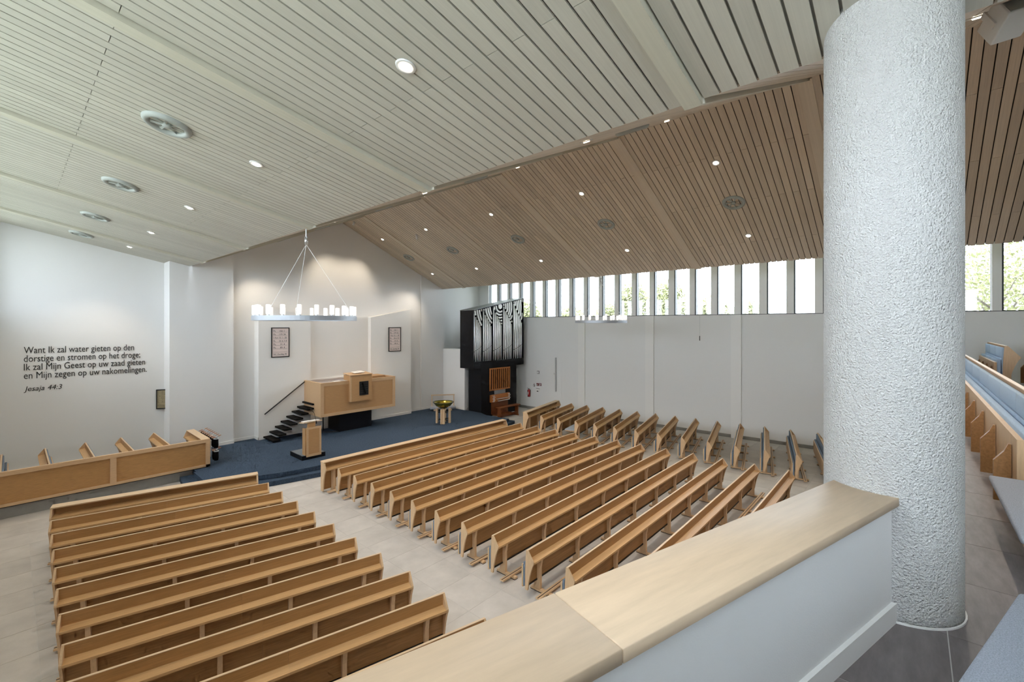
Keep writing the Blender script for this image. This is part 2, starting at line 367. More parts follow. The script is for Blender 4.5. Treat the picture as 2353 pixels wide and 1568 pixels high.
MB().lathe([(.402, 0), (.412, 0), (.412, .012), (.402, .012)], 48, (4.36, .13, BZ), True).build('base_ring', 'white_trim', colm)

# ---- side platform for the choir pews
st('floor_platform', MB().box(LWX, 3.95, 17.42, 21.05, .22, .3).box(LWX, 3.95, 17.46, 21.0, 0, .22), 'stone', 'grey stone platform below the choir pews')

# =================================================================== STAGE
stage = empty('stage_platform', (0, 0, 0), label='blue carpeted stage with two curved steps below the pulpit', cat='stage')
up = [(3.9, 20.9), (3.9, 17.1), (3.89, 15.95)]
def arc(off):
    c = (10.9, 24.15); r = 9.85 + off; pts = []
    return c, r
arcp = [(4.5, 15.50), (5.1, 15.20), (5.7, 14.99), (6.34, 14.86), (7.02, 14.78), (8.2, 14.68), (10.0, 14.6), (12.0, 14.6), (14.0, 14.68), (15.5, 14.82), (16.62, 15.04)]
up = up + arcp + [(16.52, 16.53), (16.6, 17.18), (16.78, 18.2), (16.69, 18.4), (16.69, 20.25), (15.15, 20.25), (15.15, 20.32), (5.92, 20.32), (5.92, 20.1), (3.9, 20.1)]
up2 = [(3.9, 17.1), (3.89, 15.95)] + arcp + [(16.52, 16.53), (16.77, 17.18), (16.77, 18.2), (16.69, 18.4), (16.69, 20.24), (14.2, 20.24), (14.2, 19.86), (6.73, 19.86), (6.73, 20.3), (5.92, 20.3), (5.92, 20.08), (3.97, 20.08), (3.97, 17.1)]
MB().prism(up2, .16, .3, 'z').build('upper_step', 'carpet', stage)
lo = [(3.6, 17.4), (3.5, 16.5)] + [(4.2, 15.35), (4.9, 14.93), (5.32, 14.81), (6.03, 14.66), (6.84, 14.52), (8.2, 14.40), (10.0, 14.32), (12., 14.32), (14., 14.4), (15.8, 14.62), (17.03, 15.02), (16.8, 16.5), (10, 16.5), (5, 17.4)]
MB().prism(lo, 0.002, .15, 'z').build('lower_step', 'carpet', stage)
MB().prism([(3.98, 17.4), (4.2, 16.3), (7, 15.2), (11, 15.0), (16.0, 15.4), (16.3, 17.0), (16.3, 19.8), (4.0, 19.8)], .0, .16, 'z').build('black_base', 'black', stage)

# =================================================================== PEWS
def endpanel_mesh():
    return MB().prism([(.065, .86), (.022, .86), (-.108, .685), (-.108, .655), (-.08, .60), (-.05, .52), (-.02, .42), (.01, .28), (.03, .14), (.085, .14), (.085, .5), (.075, .7)], 0, .03, 'x').mesh('end_panel', 'oak_end')
PM = dict(
    end=endpanel_mesh(),
    back=MB().box(0, 1, .03, .055, .66, .86).mesh('back_rail', 'oak'),
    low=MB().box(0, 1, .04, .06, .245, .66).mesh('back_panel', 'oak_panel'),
    edge=MB().box(0, 1, .03, .06, .215, .245).mesh('black_strip', 'black'),  # black strip along the bottom of the back panel
    shelf=MB().prism([(.03, .695), (-.10, .668), (-.10, .682), (-.115, .682), (-.115, .648), (.03, .675)], 0, 1, 'x').mesh('book_shelf', 'oak_honey'),
    topedge=MB().box(0, 1, .026, .06, .86, .868).mesh('top_edge', 'oak_pale'),
    leg=MB().prism([(.11, .05), (.11, .40), (.09, .56), (.03, .655), (-.07, .655), (-.03, .45), (-.03, .05)], -.03, .03, 'x').mesh('leg', 'oak_end'),
    foot=MB().box(-.04, .04, -.30, .19, .012, .05).mesh('foot', 'oak_end'),
    pad=MB().box(-.042, .042, -.302, .192, 0, .013).mesh('pad', 'black'),
    rail=MB().box(0, 1, -.235, -.145, .052, .078).mesh('foot_rail', 'oak_end'),
    strip=MB().box(0, 1, -.197, -.183, .0775, .081).mesh('strip', 'black'),
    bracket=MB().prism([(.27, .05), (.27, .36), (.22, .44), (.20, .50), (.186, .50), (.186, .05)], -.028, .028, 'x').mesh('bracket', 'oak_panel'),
    flap=MB().box(0, 1, .150, .182, .16, .575).mesh('seat', 'oak_end'),
    cush=rounded(0, 1, .104, .150, .18, .62, .012, 'seat_cushion', 'cushion', 2),
    flapd=MB().box(0, 1, .10, .52, .395, .42).mesh('seat', 'oak_end'),
    cushd=rounded(0, 1, .10, .54, .42, .47, .018, 'seat_cushion', 'cushion_grey', 3),
    b1=rounded(0, 1, .058, .095, .655, .835, .012, 'back_cushion', 'cushion', 2),
    b2=MB().prism([(.058, .30), (.09, .30), (.097, .65), (.062, .65)], 0, 1, 'x').mesh('back_cushion', 'cushion'),
)
for k_ in ('cush', 'b1', 'b2'):
    PM[k_ + '_b'] = PM[k_].copy(); PM[k_ + '_b'].materials[0] = MATS['cushion_blue']
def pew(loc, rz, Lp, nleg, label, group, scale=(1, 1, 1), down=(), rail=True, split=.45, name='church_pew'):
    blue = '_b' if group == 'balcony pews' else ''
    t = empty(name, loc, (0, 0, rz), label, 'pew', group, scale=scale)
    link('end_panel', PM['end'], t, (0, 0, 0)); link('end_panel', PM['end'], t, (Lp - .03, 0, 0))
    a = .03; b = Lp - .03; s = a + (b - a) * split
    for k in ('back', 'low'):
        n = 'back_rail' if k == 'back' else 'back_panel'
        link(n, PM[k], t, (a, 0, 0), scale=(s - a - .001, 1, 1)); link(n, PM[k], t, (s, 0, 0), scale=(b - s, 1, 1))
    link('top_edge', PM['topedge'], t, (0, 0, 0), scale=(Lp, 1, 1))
    link('black_strip', PM['edge'], t, (a, 0, 0), scale=(b - a, 1, 1))
    link('book_shelf', PM['shelf'], t, (a, 0, 0), scale=(s - a - .001, 1, 1)); link('book_shelf', PM['shelf'], t, (s, 0, 0), scale=(b - s, 1, 1))
    xs = [.32 + (Lp - .64) * k / (nleg - 1) for k in range(nleg)]
    for x in xs:
        link('leg', PM['leg'], t, (x, 0, 0)); f = link('foot', PM['foot'], t, (x, 0, 0)); link('pad', PM['pad'], f)
        if blue: link('bracket', PM['bracket'], t, (x, 0, 0))
    if rail:
        r = link('foot_rail', PM['rail'], t, (.02, 0, 0), scale=(Lp - .04, 1, 1)); link('strip', PM['strip'], r)
    seg = nleg - 1; w = (Lp - .02) / seg
    for k in range(seg):
        x = .01 + k * w + .004; ww = w - .008; dn = k in down
        link('seat', PM['flapd' if dn else 'flap'], t, (x, 0, 0), scale=(ww, 1, 1)); link('seat_cushion', PM['cushd' if dn else 'cush' + blue], t, (x, 0, 0), scale=(ww, 1, 1))
        link('back_cushion', PM['b1' + blue], t, (max(x, .035), 0, 0), scale=(ww - (.03 if k in (0, seg - 1) else 0), 1, 1)); link('back_cushion', PM['b2' + blue], t, (max(x, .035), 0, 0), scale=(ww - (.03 if k in (0, seg - 1) else 0), 1, 1))
    return t
DM = dict(
    end=MB().prism([(.10, .90), (-.11, .885), (-.19, .71), (-.19, .675), (-.13, .58), (-.08, .42), (-.04, .2), (-.02, .03), (.10, .03)], 0, .035, 'x').mesh('end_panel', 'oak_end'),
    front=MB().box(0, 1, .07, .09, .05, .885).mesh('front_panel', 'oak'),
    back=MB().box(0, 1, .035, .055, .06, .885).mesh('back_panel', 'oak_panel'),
    cap=MB().prism([(.115, .925), (.115, .895), (-.10, .885), (-.115, .915)], 0, 1, 'x').mesh('cap', 'oak_pale'),
    line=MB().box(0, 1, .112, .118, .86, .894).mesh('cap_edge', 'organ_wood'),
    shelf=MB().prism([(.035, .735), (-.19, .69), (-.19, .71), (-.205, .71), (-.205, .67), (.035, .715)], 0, 1, 'x').mesh('book_shelf', 'oak_honey'),
    leg=MB().box(-.035, .035, -.11, .03, .05, .69).mesh('leg', 'oak_end'),
    foot=MB().box(-.04, .04, -.33, .06, 0, .045).mesh('foot', 'oak_end'),
    rail=MB().box(0, 1, -.29, -.20, .047, .072).mesh('foot_rail', 'oak_end'),
)
def desk(loc, rz, Lp, nleg, label, group='pew fronts', split=.5):
    t = empty('pew_front', loc, (0, 0, rz), label, 'pew', group)
    link('end_panel', DM['end'], t); link('end_panel', DM['end'], t, (Lp - .035, 0, 0))
    a, b = .035, Lp - .035; s = a + (b - a) * split
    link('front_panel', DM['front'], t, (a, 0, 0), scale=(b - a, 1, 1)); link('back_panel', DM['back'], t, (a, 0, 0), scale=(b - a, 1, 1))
    for x0, x1 in ((-.005, s - .001), (s, Lp + .005)): link('cap', DM['cap'], t, (x0, 0, 0), scale=(x1 - x0, 1, 1))
    link('cap_edge', DM['line'], t, (0, 0, 0), scale=(Lp, 1, 1)); link('book_shelf', DM['shelf'], t, (a, 0, 0), scale=(b - a, 1, 1))
    for k in range(nleg):
        x = .32 + (Lp - .64) * k / (nleg - 1); link('leg', DM['leg'], t, (x, 0, 0)); link('foot', DM['foot'], t, (x, 0, 0))
    link('foot_rail', DM['rail'], t, (.04, 0, 0), scale=(Lp - .08, 1, 1))
    return t
# centre block
desk((6.2, 13.12, 0), 0, 8.0, 7, 'oak front panel with broad cap before the centre block of pews')
for k in range(12):
    y = 12.30 - k * .880; xr = 14.33 + k * .042
    pew((6.27 + k * .004, y - .04, 0), 0, xr - 6.27 - k * .004, 7, '%s oak pew behind the front panel in the long centre block' % ordn(k).capitalize(), 'pews of the centre block', split=.42)
# left block
AL = -13.9
desk((.62, 14.42, 0), R(AL), 4.04, 4, 'oak front panel with broad cap before the left block of pews', split=.42)
for k in range(11):
    y = 13.50 - k * .893; x = .56 - k * .02
    if k > 10: break
    pew((x - .01, y - .04 + .04, 0), R(AL), 4.07 + k * .015, 4, '%s oak pew behind the front panel in the slanted left block' % ordn(k).capitalize(), 'pews of the left block', split=.48)
# right side block
AR = 12.5
desk((16.02, 13.50, 0), R(AR), 3.80, 4, 'oak front panel with broad cap before the right block beside the organ')
for k in range(13):
    y = 12.60 - k * .897; x = 16.09 + k * .05
    pew((x, y - .04, 0), R(AR), 3.74 + k * .022, 4, '%s pew behind the front panel in the right block%s' % (ordn(k).capitalize(), ', one seat folded down' if k == 2 else ''), 'pews of the right block', down=(0,) if k == 2 else ())
# choir pews on the platform
cp = empty('choir_panel', (LWX, 17.36, .302), label='long oak choir screen with two framed panels on the left platform', cat='screen')
W = 4.41 - LWX
for nm, bx in (('panel', (.10, 2.65, .02, .045, .08, .84)), ('panel', (2.75, W - .10, .02, .045, .08, .84)), ('back_board', (0, W - .02, .045, .07, .02, .9))):
    MB().box(*bx).build(nm, 'oak', cp)
for bx in ((0, W, -.03, .07, .82, .93), (0, W, -.03, .045, 0.03, .10)): MB().box(*bx).build('rail', 'oak_frame', cp)
for bx in ((0, .10, -.03, .045, .10, .82), (2.63, 2.77, -.03, .045, .10, .82), (W - .12, W, -.03, .07, .03, .82)): MB().box(*bx).build('stile', 'oak_frame', cp)
MB().box(0.05, W - .05, .01, .06, 0.0, .032).build('black_base', 'black', cp)  # black strip standing in for the shadow gap under the screen
for k, x in enumerate((3.4, 2.51, 1.63, .72, -.17)):
    pew((x - .04, 20.1, .3), R(-90), 2.62, 3, '%s choir pew behind the oak screen, counted from the stage' % ordn(k).capitalize(), 'choir pews', rail=False)
dk = desk((4.32, 19.42, .3), R(-90), 1.95, 3, 'short oak desk front standing at the stage end of the choir screen')
# balcony pews
pew((6.95, -1.10, BZ), 0, 13.2, 11, 'long balcony pew with pale blue cushions right of the round column', 'balcony pews', scale=(1, 1.6, 1.4), rail=False)
pew((17.3, -1.9, BZ + .15), 0, 3.6, 4, 'short balcony pew with dark blue backs near the right windows', 'balcony pews', scale=(1, 1.6, 1.5), rail=False)
pew((9.0, -2.55, BZ + .15), 0, 7.8, 7, 'rear balcony pew with light blue cushions at the right picture edge', 'balcony pews', scale=(1, 1.6, 1.45), rail=False)
pew((17.3, -2.9, BZ + .15), 0, 3.6, 4, 'rearmost blue balcony pew by the right wall', 'balcony pews', scale=(1, 1.6, 1.5), rail=False)
pew((4.82, -1.12, BZ), 0, 1.86, 2, 'balcony pew with a grey seat folded down beside the round column', 'balcony pews', down=(0,), rail=False)
ca = math.atan2(-.32, 1.17)
pew((3.87 - 3.0 * math.cos(ca) - .54 * math.sin(-ca), -.46 - 3.0 * math.sin(ca) - .54 * math.cos(ca), BZ), ca, 3.0, 3, 'balcony pew with grey seats folded down in the near right corner', 'balcony pews', down=(0, 1), rail=False)

# =================================================================== PULPIT
pu = empty('pulpit', (8.58, 18.3, .3), label='large oak box pulpit projecting from the white wall', cat='pulpit')
W, D, z0, z1 = 3.59, 1.57, .85, 2.24
MB().box(0.02, W - .02, .02, .05, z0, z1).build('front_panel', 'oak_pulpit', pu)
fr = MB().box(0, W, 0, .02, z1 - .11, z1).box(0, W, 0, .02, z0, z0 + .12).box(0, .14, 0, .02, z0 + .12, z1 - .11).box(W - .14, W, 0, .02, z0 + .12, z1 - .11)
fr.build('front_frame', 'oak_frame', pu)
MB().box(.0, .05, .02, D, z0, z1).build('side_panel', 'oak_frame', pu); MB().box(W - .05, W, .02, D, z0, z1).build('side_panel', 'oak_pulpit', pu)
MB().box(-.006, .10, -.006, D, z1, z1 + .03).box(.10, W + .006, -.006, .08, z1, z1 + .03).box(W - .1, W + .006, .08, D, z1, z1 + .03).build('top_rail', 'oak_frame', pu)
MB().box(.05, W - .05, .05, D, z0, z0 + .06).build('deck', 'oak_pulpit', pu)
MB().box(W - .75, W - .05, .75, 1.5, z0 + .06, z1 + .04).build('seat_box', 'oak_pulpit', pu)
rd = MB().prism([(-.13, z0 + .50), (.018, z0 + .50), (.018, z1 + .032), (.45, z1 + .032), (.45, z1 + .25), (-.13, z1 + .25)], 1.24, 2.28, 'x').build('reading_desk', 'oak_pulpit', pu)
MB().box(1.232, 1.30, -.136, -.09, z0 + .498, z1 + .248).build('desk_edge', 'oak_frame', rd)
MB().prism([(-.16, z1 + .25), (-.16, z1 + .275), (.45, z1 + .33), (.45, z1 + .30)], 1.22, 2.30, 'x').build('desk_top', 'oak_frame', rd)
MB().box(1.67, 2.10, -.155, -.13, z0 + .74, z1 - .04).build('speaker_recess', 'black', rd)
sf = MB()
for k in range(5): sf.box(1.70, 2.07, -.165, -.155, z0 + .80 + k * .1, z0 + .812 + k * .1)
sf.tube((1.80, -.165, z1 - .10), (1.95, -.18, z0 + .8), .03); sf.build('speaker_fin', 'vent_dark', rd)
base = MB().box(1.05, 2.62, .47, 1.5, 0, z0).build('base', 'organ_black', pu)
tag(MB().box(0, .5, 0, .34, 0, .012).box(.25, .5, 0, .34, .012, .03).build('open_book', 'paper'), 'open white book lying on the pulpit reading desk', 'book')
bpy.data.objects['open_book'].location = (10.1, 18.32, 2.868); bpy.data.objects['open_book'].rotation_euler = (R(5), 0, 0)
pb = MB().box(0, .32, 0, .16, 0, .02).build('booklet', 'paper'); pb.location = (9.15, 18.32, 2.572); tag(pb, 'thin white booklet lying on the pulpit rail', 'booklet')
# floating stairs
stp = empty('pulpit_stairs', (6.92, 18.88, .3), label='black floating stair treads climbing the white wall to the pulpit', cat='stairs')
tm = rounded(0, .31, 0, .97, -.05, .02, .012, 'tread', 'tread', 2)
for k in range(8): link('tread', tm, stp, (k * .225 - .01, 0, .11 + k * .177), scale=(1 if k < 7 else .27, 1, 1))
hr = MB().tube((6.94, 19.78, 1.33), (8.56, 19.78, 2.52), .024, 12)
hro = hr.build('handrail', 'black_metal', None, True); tag(hro, 'straight black handrail on the wall above the stair treads', 'handrail')
for s in (.12, .5, .88):
    p = Vector((6.94 + 1.62 * s, 19.78, 1.33 + 1.19 * s)); MB().tube(p, p + Vector((0, .09, -.03)), .008).build('bracket', 'black_metal', hro)
cb = MB()
for k in range(4): cb.tube((9.0 + k * .08, 19.3 - .1 * k, .315), (9.5 + .03 * k, 18.95 - .05 * k, .315), .012)
cb.tube((9.25, 19.5, .31), (9.25, 19.5, .9), .025)
tag(cb.build('floor_cables', 'black'), 'loose black cables on the carpet beside the pulpit base', 'cables')

# =================================================================== LECTERN
lc = empty('lectern', (6.72, 15.72, .3), label='small oak lectern on a black base at the stage edge', cat='lectern')
bs = MB().box(0, .82, 0, .99, 0, .15).build('base', 'organ_black', lc); MB().box(.015, .805, .015, .975, .15, .156).build('base_carpet', 'base_felt', bs)
MB().box(.13, .65, -.04, -.01, .10, 1.12).build('front_panel', 'oak_pulpit', lc)
MB().box(.13, .65, -.05, -.04, 1.05, 1.12).box(.13, .65, -.05, -.04, .10, .18).box(.13, .20, -.05, -.04, .18, 1.05).box(.58, .65, -.05, -.04, .18, 1.05).build('frame', 'oak_frame', lc)
MB().box(.10, .16, -.01, .22, .156, 1.08).build('side_panel', 'oak_pulpit', lc); MB().box(.62, .66, -.01, .22, .156, 1.08).build('side_panel', 'oak_pulpit', lc)
MB().box(.20, .46, 0, .08, 1.06, 1.27).build('neck', 'oak_pulpit', lc)
MB().prism([(-.02, 1.31), (-.02, 1.285), (.36, 1.24), (.36, 1.265)], .04, .70, 'x').build('desk_top', 'oak_pale', lc)
bk = MB().box(.08, .35, .02, .30, 0, .03).box(.355, .62, .02, .30, 0, .025).build('songbook', 'paper'); bk.location = (6.72, 15.70, 1.614); bk.rotation_euler = (-math.atan(.045 / .38), 0, 0); tag(bk, 'open white songbook lying on the small lectern', 'book')
mc = MB().tube((.46, .02, 1.22), (.46, .02, 1.31), .022, 10).tube((.46, .02, 1.31), (.38, .0, 1.60), .006).tube((.38, 0, 1.60), (.28, -.02, 1.74), .006).tube((.28, -.02, 1.74), (.24, -.02, 1.78), .013)
mc.v = [(x, y - .085, z) for x, y, z in mc.v]
mo = mc.build('microphone', 'black_metal'); mo.location = (6.72, 15.72, .3); tag(mo, 'black gooseneck microphone on the front of the lectern', 'microphone')

# =================================================================== FONT and KNEELER
fo = empty('baptismal_font', (13.86, 16.8, .3), label='baptismal font with a golden bowl on wooden posts', cat='font')
for k in range(4):
    a = math.pi / 4 + k * math.pi / 2; cx, cy = .30 * math.cos(a), .30 * math.sin(a)
    for s in (-1, 1):
        px, py = cx - s * .055 * math.sin(a), cy + s * .055 * math.cos(a)
        MB().box(px - .04, px + .04, py - .04, py + .04, 0, .70).build('post', 'oak_pale', fo)
MB().box(-.3, .3, -.02, .02, .52, .56).box(-.02, .02, -.3, .3, .50, .54).box(-.3, .3, -.02, .02, .16, .20).box(-.02, .02, -.3, .3, .14, .18).build('cross_bar', 'black_metal', fo)
MB().lathe([(.02, .70), (.16, .71), (.34, .82), (.46, .96), (.49, 1.0), (.45, 1.0), (.33, .86), (.16, .75), (.02, .74)], 40).build('bowl', 'brass', fo, True)
MB().lathe([(.44, .985), (.50, .985), (.505, 1.01), (.45, 1.012)], 40, close=True).build('rim', 'bowl_rim', fo, True)
kn = empty('kneeling_bench', (15.85, 19.25, .3), (0, 0, R(-38)), label='low kneeling bench with a light wooden frame behind the font', cat='bench')
link('cushion', rounded(-.7, .7, -.18, .18, .1, .22, .03, 'cushion', 'cushion_grey'), kn)
MB().box(-.5, -.4, -.12, .12, 0, .1).build('foot', 'oak_pale', kn); MB().box(.4, .5, -.12, .12, 0, .1).build('foot', 'oak_pale', kn)
MB().box(-.62, -.57, .02, .06, .2, .86).build('post', 'oak_pale', kn); MB().box(.57, .62, .02, .06, .2, .86).build('post', 'oak_pale', kn); MB().box(-.64, .64, .01, .07, .82, .87).build('top_bar', 'oak_pale', kn)

# =================================================================== ORGAN
og = empty('pipe_organ', (16.22, 17.2, 0), label='tall black pipe organ with silver pipes in the corner', cat='organ')
W = 4.08; zb = 2.67; zt = lambda x: 5.77 + .82 * x / W
uc = MB().prism([(0, zb), (W, zb), (W, zt(W)), (0, zt(0))], .22, 1.05, 'y')
uc.build('upper_case', 'organ_black', og)
MB().box(0, W, 0, .22, zb, 3.04).build('bottom_rail', 'organ_black', og)
MB().box(0, .03, 0, .22, 3.04, zt(0)).build('side_stile', 'organ_black', og); MB().box(W - .03, W, 0, .22, 3.04, zt(W)).build('side_stile', 'organ_black', og)
MB().prism([(0, zt(0) - .03), (W, zt(W) - .03), (W, zt(W)), (0, zt(0))], 0, .22, 'y').build('top_rail', 'organ_black', og)
MB().prism([(-.01, zt(0)), (W + .01, zt(W)), (W + .01, zt(W) + .02), (-.01, zt(0) + .02)], -.01, 1.06, 'y').build('roof_board', 'organ_roof', og)
MB().box(.57, 3.44, .02, 1.0, 0, zb).build('lower_case', 'organ_black', og)
grp = [(0.03, .68), (.72, 1.46), (1.49, 2.28), (2.32, 3.14), (3.18, 4.04)]
top0 = [(5.60, 4.88), (5.74, 4.93), (5.92, 4.98), (6.03, 5.05), (6.23, 5.13)]
C0 = (2.10, 6.04)
for g, (a, b) in enumerate(grp):
    n = 6; ws = [1.35 - .14 * i for i in range(n)]; sm = sum(ws); x = a
    tops = []
    for i in range(n):
        w = ws[i] / sm * (b - a); r = w * .335; cx = x + w / 2; x += w
        zf = 3.04; zm = 3.56 + .28 * (i / 5); ztop = top0[g][0] + (top0[g][1] - top0[g][0]) * (i / 5) ** .85; tops.append((cx, ztop))
        pp = MB().lathe([(r * .35, zf), (r, zm - .03), (r, zm + .0), (r * .99, zm + .02), (r, zm + .06), (r, ztop), (r * .7, ztop + .003), (0.002, ztop + .003)], 12, (cx, .10, 0)).build('pipe', 'tin_pipe', og, True)
        MB().box(cx - r * .8, cx + r * .8, .10 - r * 1.02, .10 - r * .7, zm + .0, zm + .028).build('mouth', 'black', pp)
    MB().box(b + .002, b + .036, .02, .22, 3.04, zt(b) - .04).build('divider', 'organ_black', og)
    tr = MB()
    def ptop(xx):
        for (x0, t0), (x1, t1) in zip(tops[:-1], tops[1:]):
            if x0 <= xx <= x1: return t0 + (t1 - t0) * (xx - x0) / (x1 - x0)
        return tops[0][1] if xx < tops[0][0] else tops[-1][1]
    for j in range(1, 12):
        r0 = .10 + j * .165; r1 = r0 + .088
        N = int(2 * math.pi * r0 / .04)
        for k in range(N):
            a0, a1 = 2 * math.pi * k / N, 2 * math.pi * (k + 1) / N; am = (a0 + a1) / 2
            xm, zm = C0[0] + (r0 + r1) / 2 * math.cos(am), C0[1] + (r0 + r1) / 2 * math.sin(am)
            if not (a + .02 < xm < b - .01): continue
            if zm > zt(xm) - .06 or zm < ptop(xm) + .06: continue
            P = [(C0[0] + rr * math.cos(aa), C0[1] + rr * math.sin(aa)) for rr, aa in ((r0, a0), (r1, a0), (r1, a1), (r0, a1))]
            tr.prism(P, .05, .10, 'y')
    if g == 2:
        tr.prism([(C0[0] + .15 * math.cos(q * math.pi / 12), C0[1] + .15 * math.sin(q * math.pi / 12)) for q in range(24)], .04, .10, 'y')
    if tr.v: tr.build('tracery', 'tracery', og)
sh = MB().box(1.20, 2.86, -.02, .02, 2.55, 2.62).box(1.20, 2.86, -.02, .02, 1.38, 1.45).box(1.20, 1.30, -.02, .02, 1.45, 2.55).box(2.80, 2.86, -.02, .02, 1.45, 2.55).build('shutter_frame', 'organ_wood', og)
for k in range(9):
    x = 1.40 + k * .158; MB().box(x, x + .065, -.02, .02, 1.45, 2.55).build('slat', 'organ_wood', sh)
MB().prism([(-.03, 1.03), (-.02, 1.03), (.0, 1.40), (-.01, 1.40)], 1.55, 2.46, 'x').build('music_desk', 'perspex', og)
co = MB().box(1.23, 2.73, -.10, .02, .76, 1.16).build('console', 'organ_wood', og)
for r_, (xa, zz, yy) in enumerate(((1.65, .90, -.16), (1.70, .80, -.24))):
    ky = MB().box(xa, xa + .86, yy, yy + .10, zz, zz + .02).build('keyboard', 'key_white', co)
    sh_ = MB()
    for k in range(20): sh_.box(xa + .03 + k * .042, xa + .045 + k * .042, yy + .04, yy + .10, zz + .02, zz + .03)
    sh_.build('sharps', 'black', ky)
knob = MB().tube((0, -.14, 0), (0, -.10, 0), .022, 8).mesh('stop_knob', 'key_white')
for sx in (1.36, 2.60):
    for r_ in range(5):
        for c_ in range(2): link('stop_knob', knob, co, (sx + c_ * .09 + (.04 if r_ % 2 else 0), 0, .80 + r_ * .075))
MB().box(1.34, 2.65, -.04, .02, .1, .74).build('knee_panel', 'organ_dark', og)
pd = MB()
for k in range(15): pd.box(1.35 + k * .085, 1.38 + k * .085, -.56, -.05, .06, .10)
pd.box(1.30, 2.65, -.60, -.55, 0, .12).build('pedalboard', 'organ_dark', og)
ob = empty('organ_bench', (17.25, 16.38, 0), label='reddish wooden organ bench in front of the keyboards', cat='bench')
MB().box(-.02, 1.62, -.16, .18, .56, .61).build('seat', 'organ_dark', ob)
for x in (.06, 1.46): MB().prism([(-.14, 0), (.16, 0), (.12, .10), (.12, .56), (-.10, .56), (-.10, .10)], x, x + .06, 'x').build('end_panel', 'organ_dark', ob)
MB().box(.12, 1.46, -.06, -.03, .10, .22).build('stretcher', 'organ_dark', ob)

# =================================================================== CHANDELIERS
def chandelier(loc, label):
    c = empty('ring_chandelier', loc, label=label, cat='chandelier', group='ring chandeliers')
    r = 1.08
    MB().lathe([(r - .10, 0), (r, 0), (r, .10), (r - .10, .10)], 72, close=True).build('ring', 'alu_paint', c, True).data.polygons.foreach_set('use_smooth', [False] * (72 * 4))
    sm = rounded(-.04, .04, -.04, .04, 0, .205, .018, 'candle_shade', 'candle_glow', 2); sk = MB().lathe([(0, -.022), (.03, -.022), (.03, .0), (0, .0)], 12).mesh('socket', 'steel')
    for k in range(20):
        a = 2 * math.pi * (k + .3) / 20
        s = link('candle_shade', sm, c, ((r - .05) * math.cos(a), (r - .05) * math.sin(a), .122), (0, 0, a)); link('socket', sk, s)
    hz = 6.82 - loc[2]
    MB().lathe([(0, hz), (.035, hz), (.035, hz + .17), (0, hz + .17)], 16).build('hub', 'steel', c, True)
    MB().tube((0, 0, hz + .17), (0, 0, 7.22 - loc[2]), .012).build('stem', 'steel', c)
    for a in (R(200), R(320), R(80)):
        MB().tube((0, 0, hz), ((r - .05) * math.cos(a), (r - .05) * math.sin(a), .10), .006, 6).build('cable', 'white_plastic', c)
    return c
c1 = chandelier((4.46, 10.22, 5.095), 'ring chandelier with glowing white candle shades hanging before the pulpit')
dup(c1, (16.6, 9.8, 5.08), label='far ring chandelier hanging against the right window wall')

# =================================================================== CEILING FITTINGS
LY = [19.27, 15.85, 11.86, 7.84, 3.77, -.46]
def downlight(label):
    d = empty('downlight', (0, 0, 0), label=label, cat='downlight', group='recessed ceiling downlights')
    MB().lathe([(.055, .0), (.060, -.010), (.098, -.014), (.105, 0)], 24, close=True).build('trim_ring', 'white_plastic', d, True)
    MB().lathe([(.0, -.024), (.046, -.022), (.052, -.006), (.052, .004), (0, .004)], 20).build('lamp', 'lamp_glow', d, True)
    l = bpy.data.lights.new('lamp_light', 'SPOT'); l.energy = SPOT_W; l.color = (1, .84, .66); l.spot_size = R(95); l.spot_blend = .6; l.shadow_soft_size = .05
    o = bpy.data.objects.new('lamp_light', l); COL.objects.link(o); o.parent = d; o.location = (0, 0, -.04)
    return d
rows = [('LA', 2.63, 'pale left aisle'), ('LN', 5.95, 'lower row, left nave slope'), ('LN', 9.0, 'row left of the ridge'), ('RN', 12.1, 'upper row, right slope'), ('RN', 15.15, 'lower row, right slope')]
proto = None
for key, x, where in rows:
    for i, y in enumerate(LY):
        if key == 'LA' and i == 5: continue
        lab = '%s recessed downlight from the pulpit wall, %s' % (ordn(i), where); lab = lab.capitalize()
        off = -.002
        if proto is None: proto = downlight(lab); o = proto; o.location = (x, y, ZP[key](x) + off); o.rotation_euler = (0, TH[key], 0)
        else: o = dup(proto, (x, y, ZP[key](x) + off), (0, TH[key], 0), lab)
def vent(label):
    v = empty('ceiling_vent', label=label, cat='vent', group='round ceiling vents')
    MB().lathe([(.20, .02), (.205, -.03), (.235, -.055), (.27, -.05), (.295, -.025), (.30, .0)], 40).build('ring', 'vent_plastic', v, True)
    MB().lathe([(0, .015), (.21, .015), (.21, .012), (0, .012)], 32).build('throat', 'vent_dark', v)
    MB().lathe([(0, -.045), (.055, -.045), (.06, -.03), (.06, .01)], 20).build('hub', 'vent_plastic', v, True)
    for k in range(7):
        a = 2 * math.pi * k / 7; b = MB().add([(.05, -.008, -.035), (.205, -.022, -.03), (.205, .022, -.012), (.05, .008, -.02), (.05, -.008, -.031), (.205, -.022, -.026), (.205, .022, -.008), (.05, .008, -.016)], [(0, 3, 2, 1), (4, 5, 6, 7), (0, 1, 5, 4), (1, 2, 6, 5), (2, 3, 7, 6), (3, 0, 4, 7)]).build('vane', 'vent_plastic', v); b.rotation_euler = (0, 0, a)
    return v
vp = None
